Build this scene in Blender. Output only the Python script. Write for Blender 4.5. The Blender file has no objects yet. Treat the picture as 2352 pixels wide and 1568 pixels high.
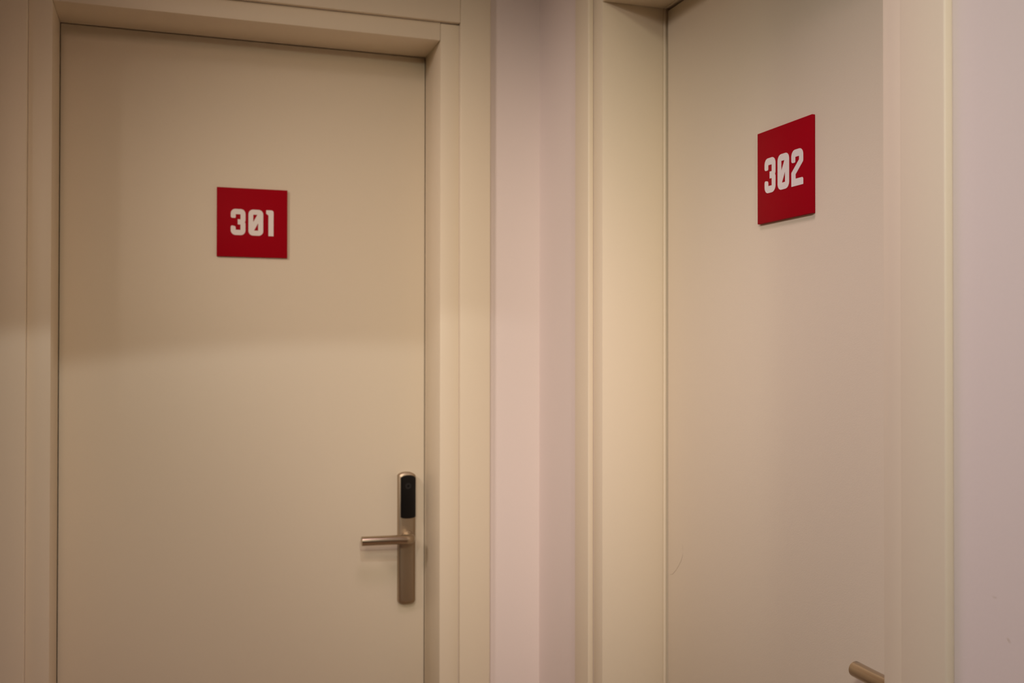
import bpy, bmesh, math
from mathutils import Vector, Matrix

scene = bpy.context.scene
COL = scene.collection

# ------------------------------------------------------------------ camera
F_PX = 2307.9
CAM_LOC = Vector((-0.8375, -2.2720, 1.3748))
YAW, PITCH, ROLL = 0.32599, 0.00946, 0.0012
fw = Vector((math.sin(YAW) * math.cos(PITCH), math.cos(YAW) * math.cos(PITCH), math.sin(PITCH)))
rt = Vector((math.cos(YAW), -math.sin(YAW), 0))
up = rt.cross(fw)
rt2 = rt * math.cos(ROLL) + up * math.sin(ROLL)
up2 = up * math.cos(ROLL) - rt * math.sin(ROLL)
cd = bpy.data.cameras.new('camera')
cam = bpy.data.objects.new('camera', cd)
COL.objects.link(cam)
m = Matrix((rt2, up2, -fw)).transposed().to_4x4()
m.translation = CAM_LOC
cam.matrix_world = m
cd.sensor_fit = 'HORIZONTAL'
cd.sensor_width = 36.0
cd.lens = 36.0 * F_PX / 2352.0
cd.clip_start = 0.05
cd.dof.use_dof = True
cd.dof.focus_distance = 1.62
cd.dof.aperture_fstop = 4.5
scene.camera = cam

# ------------------------------------------------------------------ colour management and world
vs = scene.view_settings
scene.display_settings.display_device = 'sRGB'
vs.view_transform = 'Standard'
vs.look = 'None'
vs.exposure = -0.04
vs.gamma = 1.0
vs.use_curve_mapping = False
w = bpy.data.worlds.new('world')
scene.world = w
w.use_nodes = True
w.node_tree.nodes['Background'].inputs[0].default_value = (1.0, 0.85, 0.7, 1)
w.node_tree.nodes['Background'].inputs[1].default_value = 0.02

# ------------------------------------------------------------------ lamps: one downlight, the rest added as fill (fixtures are built further down)
CEIL = 2.60
WARM = (1.0, 0.80, 0.585)
# (position, aim, watts, cone degrees, blend, radius, colour, recessed?, label)
LAMPS = [
    ((-0.74, -2.10), (-0.59, -2.10, 0.0), 29.0, 126.1, 0.035, 0.014, (1.0, 0.97, 0.94), True,
     'small round white downlight with an added beam-blocking flap, just in front of the camera'),
    ((-0.45, -1.00), (-0.45, -1.00, 0.0), 47.0, 95.0, 1.0, 0.22, (1.0, 0.73, 0.80), True,  # added soft fill over the corner
     'added fill lamp, large flat round and unseen, nearest the corner between the doors'),
    ((-1.20, -2.40), (-0.7, 0.0, 1.25), 35.0, 54.0, 1.0, 0.15, (1.0, 0.66, 0.48), False,  # added fill for the left door
     'added white fill spotlight, unseen, just behind the camera, aimed at door 301'),
    ((-2.10, -1.30), (0.0, -0.1, 1.4), 90.0, 45.0, 1.0, 0.20, (1.0, 0.83, 0.74), False,  # added fill to brighten the corner
     'added white fill spotlight, unseen, near the side wall, aimed at the corner'),
    ((-1.90, -3.40), (0.0, -1.1, 1.3), 115.0, 40.0, 1.0, 0.12, (1.0, 0.94, 0.80), False,  # added fill for the right door
     'added white fill spotlight, unseen, by the side wall behind the camera, aimed at door 302'),
    ((-0.95, -4.30), (-0.3, 0.0, 1.3), 112.0, 30.0, 1.0, 0.09, (1.0, 0.94, 0.72), False,  # added fill beam from far back
     'added white fill spotlight, unseen, far behind the camera, aimed at the corner'),
    ((-2.00, -2.60), (0.0, -1.35, 1.5), 42.0, 40.0, 1.0, 0.12, (0.86, 0.84, 1.0), False,  # added cool fill for the right wall
     'added white fill spotlight, unseen, left of the camera, aimed at the right wall'),
]

# ------------------------------------------------------------------ materials
def s2l(c):
    return tuple(((x / 255) / 12.92 if x / 255 <= 0.04045 else ((x / 255 + 0.055) / 1.055) ** 2.4) for x in c)

def mat(name, col, rough=0.5, metal=0.0, bump=0.0, scale=400.0, var=0.0, stretch=(1, 1, 1), spec=0.5, coat=0.0):
    mt = bpy.data.materials.new(name)
    mt.use_nodes = True
    nt = mt.node_tree
    b = nt.nodes['Principled BSDF']
    b.inputs['Base Color'].default_value = (*col, 1)
    b.inputs['Roughness'].default_value = rough
    b.inputs['Metallic'].default_value = metal
    b.inputs['Specular IOR Level'].default_value = spec
    b.inputs['Coat Weight'].default_value = coat
    if bump or var:
        tc = nt.nodes.new('ShaderNodeTexCoord')
        mp = nt.nodes.new('ShaderNodeMapping')
        mp.inputs['Scale'].default_value = stretch
        nt.links.new(tc.outputs['Object'], mp.inputs[0])
        nz = nt.nodes.new('ShaderNodeTexNoise')
        nz.inputs['Scale'].default_value = scale
        nz.inputs['Detail'].default_value = 3
        nt.links.new(mp.outputs[0], nz.inputs['Vector'])
        if bump:
            bp = nt.nodes.new('ShaderNodeBump')
            bp.inputs['Strength'].default_value = bump
            bp.inputs['Distance'].default_value = 0.0006
            nt.links.new(nz.outputs['Fac'], bp.inputs['Height'])
            nt.links.new(bp.outputs[0], b.inputs['Normal'])
        if var:
            mx = nt.nodes.new('ShaderNodeMix')
            mx.data_type = 'RGBA'
            mx.inputs['A'].default_value = (*[c * (1 - var) for c in col], 1)
            mx.inputs['B'].default_value = (*[min(1, c * (1 + var)) for c in col], 1)
            nt.links.new(nz.outputs['Fac'], mx.inputs['Factor'])
            nt.links.new(mx.outputs['Result'], b.inputs['Base Color'])
    return mt

M_LAM = mat('cream_laminate', (0.74, 0.655, 0.52), 0.5, bump=0.25, scale=700, var=0.02, spec=0.35)
M_FRAME = mat('cream_frame_lacquer', (0.77, 0.675, 0.525), 0.45, bump=0.08, scale=300, var=0.01, spec=0.35)
M_WALL = mat('pinkish_white_wall_paint', (0.79, 0.70, 0.665), 0.8, bump=0.25, scale=220, var=0.012, spec=0.25)
M_CEIL = mat('ceiling_paint', (0.80, 0.77, 0.73), 0.9, bump=0.1)
M_FLOOR = mat('light_oak_floor', (0.50, 0.36, 0.22), 0.6, bump=0.1, scale=12, var=0.15, stretch=(8, 1, 1))
M_SIDE = mat('taupe_wall_paint', (0.24, 0.19, 0.15), 0.85, bump=0.2, scale=220, var=0.02)
M_METAL = mat('brushed_steel', (0.48, 0.39, 0.295), 0.23, 1.0, bump=0.06, scale=900, var=0.03, stretch=(1, 1, 0.05))
M_METAL2 = mat('satin_steel_plate', (0.42, 0.33, 0.24), 0.42, 1.0, bump=0.06, scale=900, var=0.03, stretch=(1, 1, 0.05))
M_BLACK = mat('black_plastic', (0.004, 0.0035, 0.0035), 0.28, var=0.02, spec=0.35)
M_RING = mat('dark_grey_ring', (0.014, 0.013, 0.014), 0.4, var=0.02)
M_RED = mat('red_acrylic', (0.36, 0.0012, 0.0095), 0.6, bump=0.05, scale=900, var=0.05, spec=0.06)
M_WHITE = mat('white_print', (0.84, 0.78, 0.76), 0.55, var=0.01)
M_MARK = mat('scuff_brown', (0.46, 0.37, 0.27), 0.8, var=0.05)
M_SEAM = mat('grey_seal', (0.30, 0.24, 0.16), 0.7, var=0.03)
M_LIT = bpy.data.materials.new('lamp_glow')
M_LIT.use_nodes = True
_b = M_LIT.node_tree.nodes['Principled BSDF']
_b.inputs['Emission Color'].default_value = (*WARM, 1)
_b.inputs['Emission Strength'].default_value = 1.0
M_RIM = mat('white_metal_rim', (0.8, 0.8, 0.78), 0.4, var=0.01)

# ------------------------------------------------------------------ helpers
def box(bm, x0, x1, y0, y1, z0, z1, bev=0.0, seg=2):
    t = bmesh.new()
    bmesh.ops.create_cube(t, size=1)
    for v in t.verts:
        v.co = Vector(((x0 + x1) / 2 + v.co.x * (x1 - x0), (y0 + y1) / 2 + v.co.y * (y1 - y0), (z0 + z1) / 2 + v.co.z * (z1 - z0)))
    if bev:
        bmesh.ops.bevel(t, geom=list(t.edges), offset=bev, segments=seg, profile=0.5, affect='EDGES')
    tmp = bpy.data.meshes.new('tmp')
    t.to_mesh(tmp)
    t.free()
    bm.from_mesh(tmp)
    bpy.data.meshes.remove(tmp)

def link(name, bm, material, parent=None, smooth=False):
    me = bpy.data.meshes.new(name)
    bmesh.ops.recalc_face_normals(bm, faces=bm.faces)
    bm.to_mesh(me)
    bm.free()
    me.materials.append(material)
    if smooth:
        for p in me.polygons:
            p.use_smooth = True
        me.set_sharp_from_angle(angle=math.radians(40))
    o = bpy.data.objects.new(name, me)
    COL.objects.link(o)
    if parent:
        o.parent = parent
    return o

def boxobj(name, material, parent, *b, bev=0.0):
    bm = bmesh.new()
    box(bm, *b, bev=bev)
    return link(name, bm, material, parent, smooth=bev > 0)

def empty(name, loc=(0, 0, 0), rz=0.0, parent=None):
    o = bpy.data.objects.new(name, None)
    o.empty_display_size = 0.05
    COL.objects.link(o)
    o.location = loc
    o.rotation_euler = (0, 0, rz)
    if parent:
        o.parent = parent
    return o

def tag(o, label=None, cat=None, group=None, kind=None):
    if label: o['label'] = label
    if cat: o['category'] = cat
    if group: o['group'] = group
    if kind: o['kind'] = kind
    return o

def loft(bm, rings, close_start=True, close_end=True):
    vr = [[bm.verts.new(p) for p in r] for r in rings]
    n = len(rings[0])
    for a, b in zip(vr, vr[1:]):
        for i in range(n):
            bm.faces.new((a[i], a[(i + 1) % n], b[(i + 1) % n], b[i]))
    if close_start: bm.faces.new(vr[0][::-1])
    if close_end: bm.faces.new(vr[-1])

def tube(bm, path, radii, n=24):
    pts = [Vector(p) for p in path]
    rings = []
    ref = Vector((0, 0, 1))
    for i, p in enumerate(pts):
        d = (pts[min(i + 1, len(pts) - 1)] - pts[max(i - 1, 0)]).normalized()
        a = ref - d * ref.dot(d)
        if a.length < 1e-3:
            a = Vector((1, 0, 0)) - d * d.x
        a.normalize()
        b = d.cross(a)
        r = radii[i] if hasattr(radii, '__len__') else radii
        rings.append([p + (a * math.cos(2 * math.pi * k / n) + b * math.sin(2 * math.pi * k / n)) * r for k in range(n)])
    loft(bm, rings)

# ------------------------------------------------------------------ room shell
DEP, PR, WJ, WC, HJ = 0.1478, 0.0124, 0.0451, 0.0741, 0.0421
D1 = dict(l=-1.0757, r=-0.2465, t=2.1002)          # 301, along x
D2 = dict(l=0.3751, r=1.2366, t=2.0954)            # 302, along -y
XL, YB, TH = -2.3, -5.6, 0.25

def wall_with_opening(name, u0, u1, d, rz):
    """wall along local x from u0 to u1, face at y=0, with a rebate for one door frame"""
    a, b, t = d['l'] - WJ, d['r'] + WJ, d['t'] + HJ
    bm = bmesh.new()
    box(bm, u0, a, 0, TH, 0, CEIL)
    box(bm, b, u1, 0, TH, 0, CEIL)
    box(bm, a, b, 0, TH, t, CEIL)
    o = link(name, bm, M_WALL)
    o.rotation_euler = (0, 0, rz)
    return tag(o, kind='structure')

wl = wall_with_opening('wall_left', XL, 0.0, D1, 0.0)
wr = wall_with_opening('wall_right', -TH, -YB, D2, -math.pi / 2)
tag(wl, 'pinkish white wall strip between the two door frames, facing the camera', 'wall')
tag(wr, 'pinkish white wall running towards the camera right of door 302', 'wall')
tag(boxobj('floor', M_FLOOR, None, XL, 0, YB, 0, -0.1, 0), 'light oak floor of the corridor', 'floor', kind='structure')
tag(boxobj('ceiling', M_CEIL, None, XL - .2, TH, YB - .2, TH, CEIL, CEIL + 0.1), 'plain white corridor ceiling', 'ceiling', kind='structure')
tag(boxobj('wall_back', M_SIDE, None, XL, 0, YB - 0.2, YB, 0, CEIL), 'far end wall of the corridor behind the camera', 'wall', kind='structure')
tag(boxobj('wall_side', M_SIDE, None, XL - 0.2, XL, YB, TH, 0, CEIL), 'side wall of the corridor opposite door 302', 'wall', kind='structure')

# ------------------------------------------------------------------ door frames
def frame(name, d, rz, label, G=0.0012):
    root = empty(name, (0, 0, 0), rz)
    tag(root, label, 'door frame', kind='structure')
    l, r, t = d['l'], d['r'], d['t']
    B = 0.0007
    for s, e in ((-1, l), (1, r)):
        bm = bmesh.new()
        o_ = e + s * WJ
        x0, x1 = min(e, o_), max(e, o_)
        box(bm, x0, x1, 0, DEP - 0.0075 - G, 0, t + HJ - 0.0022, B)              # lining board, face flush with the wall
        box(bm, x0, x1, DEP - 0.0075, DEP - 0.0015, 0, t + HJ - 0.0022, B)         # narrow stop strip beside the leaf
        a0, a1 = (e + s * G, o_)
        box(bm, min(a0, a1) , max(a0, a1), 0.02, TH - 0.01, 0, t + HJ - 0.0022)    # core
        link('jamb', bm, M_FRAME, root, True)
    bm = bmesh.new()
    box(bm, l + 0.0008, r - 0.0008, 0, DEP - 0.0075 - G, t, t + HJ - 0.0006, B)
    box(bm, l + 0.0008, r - 0.0008, DEP - 0.0075, DEP - 0.0015, t, t + HJ - 0.0006, B)
    box(bm, l, r, 0.02, TH - 0.01, t + G, t + HJ - 0.0008)
    link('header', bm, M_FRAME, root, True)
    for s, e in ((-1, l), (1, r)):
        i_, o_ = e + s * WJ, e + s * (WJ + WC)
        bm = bmesh.new()
        box(bm, min(i_, o_), max(i_, o_), -PR, -0.0003, 0, t + HJ + WC, 0.0022, 3)
        link('casing', bm, M_FRAME, root, True)
    bm = bmesh.new()
    box(bm, l - WJ + 0.0004, r + WJ - 0.0004, -PR, -0.0003, t + HJ, t + HJ + WC, 0.0016, 3)
    link('casing', bm, M_FRAME, root, True)
    return root

frame('trim_1', D1, 0.0, 'cream door frame with deep reveal around door 301 on the left')
frame('trim_2', D2, -math.pi / 2, 'cream door frame with deep reveal around door 302 on the right', 0.0022)

# ------------------------------------------------------------------ doors and locks
def plate_outline(w, zb, zt, arc_t, arc_b, n=14):
    """front outline of the lock plate: straight sides, shallow arched ends; (x, z) list"""
    pts = []
    h = w / 2
    def arch(z_end, arc, sgn, x_from, x_to):
        out = []
        for i in range(n + 1):
            x = x_from + (x_to - x_from) * i / n
            k = min(1.0, abs(x) / h)
            out.append((x, z_end - sgn * arc * (1 - (1 - k ** 2.6) ** 0.75)))
        return out
    pts += arch(zt, arc_t, 1, h, -h)
    pts += arch(zb, arc_b, -1, -h, h)
    return pts

def domed(bm, outline, ys, insets, cx, cz):
    """loft an (x,z) outline through depths ys with insets towards its centre line"""
    rings = []
    zs = [p[1] for p in outline]
    zm = (max(zs) + min(zs)) / 2
    hx = max(p[0] for p in outline)
    hz = (max(zs) - min(zs)) / 2
    for y, i in zip(ys, insets):
        rings.append([(cx + x * (1 - i / hx), y, cz + zm + (z - zm) * (1 - i / hz)) for x, z in outline])
    loft(bm, rings)

def door(name, d, rz, label, lock_u, g, dz=0.0):
    l, r, t = d['l'], d['r'], d['t']
    root = empty(name, (0, 0, 0), rz)
    tag(root, label, 'door', kind='structure')
    bm = bmesh.new()
    box(bm, l + g, r - g, DEP, DEP + 0.045, 0.006, t - g, 0.0006)
    link('door_leaf', bm, M_LAM, root, True)
    # dark backing in the gap round the leaf
    bm = bmesh.new()
    for a in ((l - 0.0, l + g, 0, t), (r - g, r, 0, t), (l, r, t - g, t)):
        box(bm, a[0], a[1], DEP + 0.012, DEP + 0.03, a[2], a[3])
    link('door_seal', bm, M_SEAM, root)
    # --- lock set
    u = lock_u
    y0 = DEP
    bm = bmesh.new()
    out = plate_outline(0.0420, 0.7597, 1.0790, 0.0075, 0.0060)
    domed(bm, out, [y0, y0 - 0.0135, y0 - 0.0175, y0 - 0.0195, y0 - 0.0200], [0.0, 0.0, 0.0008, 0.0035, 0.0075], u, 0)
    plate = link('lock_plate', bm, M_METAL2, root, True)
    plate.location = (0, 0, dz)
    bm = bmesh.new()
    out = plate_outline(0.0376, 0.9672, 1.0725, 0.0062, 0.0040)
    domed(bm, out, [y0 - 0.012, y0 - 0.0205, y0 - 0.0225, y0 - 0.0230], [0.0, 0.0, 0.0008, 0.0040], u + 0.0018, 0)
    rd = link('card_reader', bm, M_BLACK, plate, True)
    tag(rd, 'glossy black card reader window')
    bm = bmesh.new()
    yr = y0 - 0.0231
    cz, cx = 1.0465, u + 0.0012
    n = 40
    prof = [(0.0072, 0.0), (0.0070, -0.0005), (0.0038, -0.0005), (0.0035, 0.0)]
    rings = [[(cx + rr * math.cos(2 * math.pi * k / n), yr + dy, cz + rr * math.sin(2 * math.pi * k / n)) for k in range(n)] for rr, dy in prof]
    loft(bm, rings, False, False)
    tag(link('reader_ring', bm, M_RING, plate, True), 'dark grey ring on the black reader')
    bm = bmesh.new()
    cz = 0.9250
    pr = [(0.0138, -0.017), (0.0138, -0.0225), (0.0130, -0.0240), (0.0100, -0.0244), (0.0098, -0.0250), (0.0098, -0.040)]
    rings = [[(u + rr * math.cos(2 * math.pi * k / 32), y0 + dy, cz + rr * math.sin(2 * math.pi * k / 32)) for k in range(32)] for rr, dy in pr]
    loft(bm, rings)
    link('lever_rose', bm, M_METAL2, plate, True)
    # lever: neck out of the rose, rounded elbow, slightly bent grip to the left
    path = [(u, y0 - 0.024, 0.9250), (u, y0 - 0.046, 0.9252)]
    R = 0.014
    yb = y0 - 0.066
    for i in range(1, 9):
        a = math.pi / 2 * i / 8
        path.append((u - R + R * math.cos(a), y0 - 0.052 - R * math.sin(a), 0.9254))
    xs = [0.030, 0.045, 0.065, 0.085, 0.105, 0.1185]
    for x in xs:
        k = (x - 0.014) / 0.1045
        path.append((u - x, yb + 0.004 * k * k, 0.9258 + 0.0006 * k))
    rad = [0.0112] * len(path)
    path.append((u - 0.1195, yb + 0.004, 0.9264)); rad.append(0.0104)
    bm = bmesh.new()
    tube(bm, path, rad, 48)
    link('lever_handle', bm, M_METAL, plate, True)
    return root

d1 = door('door_1', D1, 0.0, 'cream laminate door 301 on the left, with black reader lock', -0.2942, 0.0015)
d2 = door('door_2', D2, -math.pi / 2, 'cream laminate door 302 on the right, seen at an angle', 1.2366 - 0.0485, 0.0050, -0.0035)

# thin curved scratch on door 302 and tiny scuffs on the right wall
def streak(name, pts, rad, parent, material=M_MARK):
    bm = bmesh.new()
    tube(bm, pts, rad, 8)
    return link(name, bm, material, parent, True)

def in_right(x, y, z):          # world point -> local of things rotated by -90 degrees
    return (-y, x, z)
hp = [(-0.4405, .985), (-0.4440, .973), (-0.4431, .9597), (-0.4370, .948), (-0.4282, .9373), (-0.4150, .924), (-0.3999, .9126), (-0.388, .909)]
streak('scratch_mark', [in_right(DEP + 0.0001, y, z) for y, z in hp], [0.0001, .0003, .0004, .0005, .0005, .0005, .0005, .0003], d2)
streak('scuff_mark', [in_right(0.0001, -1.4305, 1.0725), in_right(0.0001, -1.4325, 1.0705), in_right(0.0001, -1.4350, 1.0680)], [0.0003, .0007, .0003], wr)
streak('scuff_mark', [in_right(0.0001, -1.4109, 1.1115), in_right(0.0001, -1.4140, 1.1108), in_right(0.0001, -1.4165, 1.1112)], [0.0002, .0004, .0002], wr)

# ------------------------------------------------------------------ room number signs
def rounded(pts, n=8):
    """pts: (x, y) or (x, y, r); returns polygon with those corners rounded"""
    out = []
    N = len(pts)
    for i, p in enumerate(pts):
        r = p[2] if len(p) > 2 else 2.5
        c = Vector(p[:2]); a = Vector(pts[i - 1][:2]); b = Vector(pts[(i + 1) % N][:2])
        da = (a - c).normalized(); db = (b - c).normalized()
        ang = da.angle(db)
        if r <= 0 or ang > 3.0:
            out.append(tuple(c)); continue
        tl = min(r / math.tan(ang / 2), (a - c).length * .5, (b - c).length * .5)
        rr = tl * math.tan(ang / 2)
        cen = c + (da + db).normalized() * (rr / math.sin(ang / 2))
        v0 = c + da * tl - cen; v1 = c + db * tl - cen
        th = v0.angle_signed(v1)
        for k in range(n + 1):
            q = v0.copy(); q.rotate(Matrix.Rotation(-th * k / n, 2))
            out.append(tuple(cen + q))
    return out

GLYPH = {
    '3': (237, [[(0, 0, 78), (237, 0, 78), (237, 192, 12), (226, 211, 8), (237, 232, 12), (237, 425, 78), (0, 425, 78),
                 (0, 268, 24), (79, 282, 26), (79, 340), (157, 340), (157, 252), (112, 252), (112, 168), (157, 168), (157, 85),
                 (79, 85), (79, 147, 14), (0, 147, 30)]]),
    '0': (240, [[(0, 0, 76), (240, 0, 76), (240, 425, 76), (0, 425, 76)],
                [(77, 82), (145, 82), (77, 204)], [(158, 218), (158, 343), (90, 343)]]),
    '1': (122, [[(0, 0, 4), (121, 0, 34), (121, 425), (38, 425), (38, 84, 6), (0, 56, 14)]]),
    '2': (237, [[(0, 0, 78), (237, 0, 78), (237, 160, 24), (84, 290, 8), (84, 341), (237, 341, 26), (237, 425), (0, 425),
                 (0, 258, 10), (157, 124, 8), (157, 85), (79, 85), (79, 150, 14), (0, 150, 30)]]),
}
# each lower diagonal of the 2 is steep: fix its two oblique strokes
GLYPH['2'] = (237, [[(0, 0, 78), (237, 0, 78), (237, 158, 30), (84, 290, 10), (84, 341), (237, 341, 26), (237, 425), (0, 425),
                     (0, 262, 12), (157, 126, 8), (157, 85), (79, 85), (79, 150, 14), (0, 150, 30)]])

def glyph_mesh(ch, sc, x, y, z):
    """mesh in the sign's local frame: x right, z up, front at y"""
    cu = bpy.data.curves.new('g', 'CURVE')
    cu.dimensions = '2D'
    cu.fill_mode = 'BOTH'
    cu.extrude = 0.00025
    for poly in GLYPH[ch][1]:
        pts = rounded(poly)
        sp = cu.splines.new('POLY')
        sp.points.add(len(pts) - 1)
        for q, (a, b) in zip(sp.points, pts):
            q.co = (a * sc[0], -b * sc[1], 0, 1)
        sp.use_cyclic_u = True
    o = bpy.data.objects.new('g', cu)
    COL.objects.link(o)
    dg = bpy.context.evaluated_depsgraph_get()
    me = bpy.data.meshes.new_from_object(o.evaluated_get(dg))
    bpy.data.objects.remove(o)
    for v in me.vertices:
        v.co = Vector((x + v.co.x, y - v.co.z, z + v.co.y))
    me.materials.clear()
    me.materials.append(M_WHITE)
    return me

def sign(text, u_left, z_top, base_root_rz, label):
    S, T = 0.16, 0.0066
    cu, cz = u_left + S / 2, z_top - S / 2
    cx, cy = (cu, DEP) if base_root_rz == 0 else (DEP, -cu)
    root = empty('room_sign', (cx, cy, cz), base_root_rz)
    tag(root, label, 'sign', 'red room number signs')
    bm = bmesh.new()
    box(bm, -S / 2, S / 2, -T, -0.0002, -S / 2, S / 2, 0.0008, 2)
    link('sign_panel', bm, M_RED, root, True)
    sx = S / 1150.0
    sz = S / 1124.0
    gap = 49
    W = sum(GLYPH[c][0] for c in text) + gap * (len(text) - 1)
    x = -W / 2 - (3 if text[-1] == '1' else 0)
    for c in text:
        me = glyph_mesh(c, (sx, sz), x * sx, -T - 0.0003, S / 2 - 0.307 * S)
        me.name = 'digit'
        o = bpy.data.objects.new('digit', me)
        COL.objects.link(o)
        o.parent = root
        x += GLYPH[c][0] + gap
    return root

sign('301', -0.74146, 1.79897 - 0.046, 0.0, 'square red sign reading 301 in white, on the left door')
sign('302', 0.73059, 1.80468 - 0.046, -math.pi / 2, 'square red sign reading 302 in white, on the right door')

# ------------------------------------------------------------------ unseen ceiling lamps: the downlight plus the added fill lamps
for pos, aim, watts, cone, blend, rad, colour, recessed, label in LAMPS:
    root = empty('unseen_ceiling_light', (pos[0], pos[1], CEIL))
    tag(root, label, 'ceiling light', 'corridor ceiling lights')
    pos = (pos[0], pos[1], CEIL - (0.02 if recessed else 0.06))
    v = (Vector(aim) - Vector(pos)).normalized()
    q = v.to_track_quat('-Z', 'Y')
    R_ = (0.05 if rad < 0.1 else rad + 0.02) if recessed else 0.06
    n = 40
    bm = bmesh.new()
    if recessed:
        prof = [(R_ + 0.012, 0.0), (R_ + 0.012, -0.003), (R_ + 0.004, -0.005), (R_, -0.003), (R_, 0.0)]
        loft(bm, [[(r * math.cos(2 * math.pi * k / n), r * math.sin(2 * math.pi * k / n), z) for k in range(n)] for r, z in prof], False, False)
        link('lamp_rim', bm, M_RIM, root, True)
        if rad < 0.1:      # added flap that keeps the downlight's beam off the right wall
            boxobj('beam_block_flap', M_RIM, root, 0.036, 0.0375, -0.05, 0.122, -0.17, 0.0)
        bm = bmesh.new()
        loft(bm, [[(r * math.cos(2 * math.pi * k / n), r * math.sin(2 * math.pi * k / n), z) for k in range(n)] for r, z in [(R_, -0.0005), (R_ * .9, -0.0015)]], True, True)
        link('lamp_lens', bm, M_LIT, root, True)
    else:
        tube(bm, [(0, 0, -0.0005), (0, 0, -0.012)], 0.05, 32)
        tube(bm, [(0, 0, -0.010), (0, 0, -0.035)], 0.012, 16)
        a = Vector((0, 0, -0.045))
        tube(bm, [a - v * 0.05, a - v * 0.045, a + v * 0.03, a + v * 0.04], [0.045, R_, R_, R_ * .93], 36)
        link('fill_lamp_housing', bm, M_RIM, root, True)
        bm = bmesh.new()
        tube(bm, [a + v * 0.0402, a + v * 0.0408], R_ * 0.85, 36)
        link('lamp_lens', bm, M_LIT, root, True)
    ld = bpy.data.lights.new('lamp_beam', 'SPOT')
    ld.energy = watts
    ld.color = colour
    ld.spot_size = math.radians(cone)
    ld.spot_blend = blend
    ld.shadow_soft_size = rad
    lo = bpy.data.objects.new('lamp_beam', ld)
    COL.objects.link(lo)
    lo.parent = root
    off = Vector((0, 0, -0.045)) + v * 0.045 + v * (rad + 0.005) if not recessed else Vector((0, 0, -0.03 - min(rad, 0.05)))
    lo.location = off
    lo.rotation_mode = 'QUATERNION'
    lo.rotation_quaternion = q
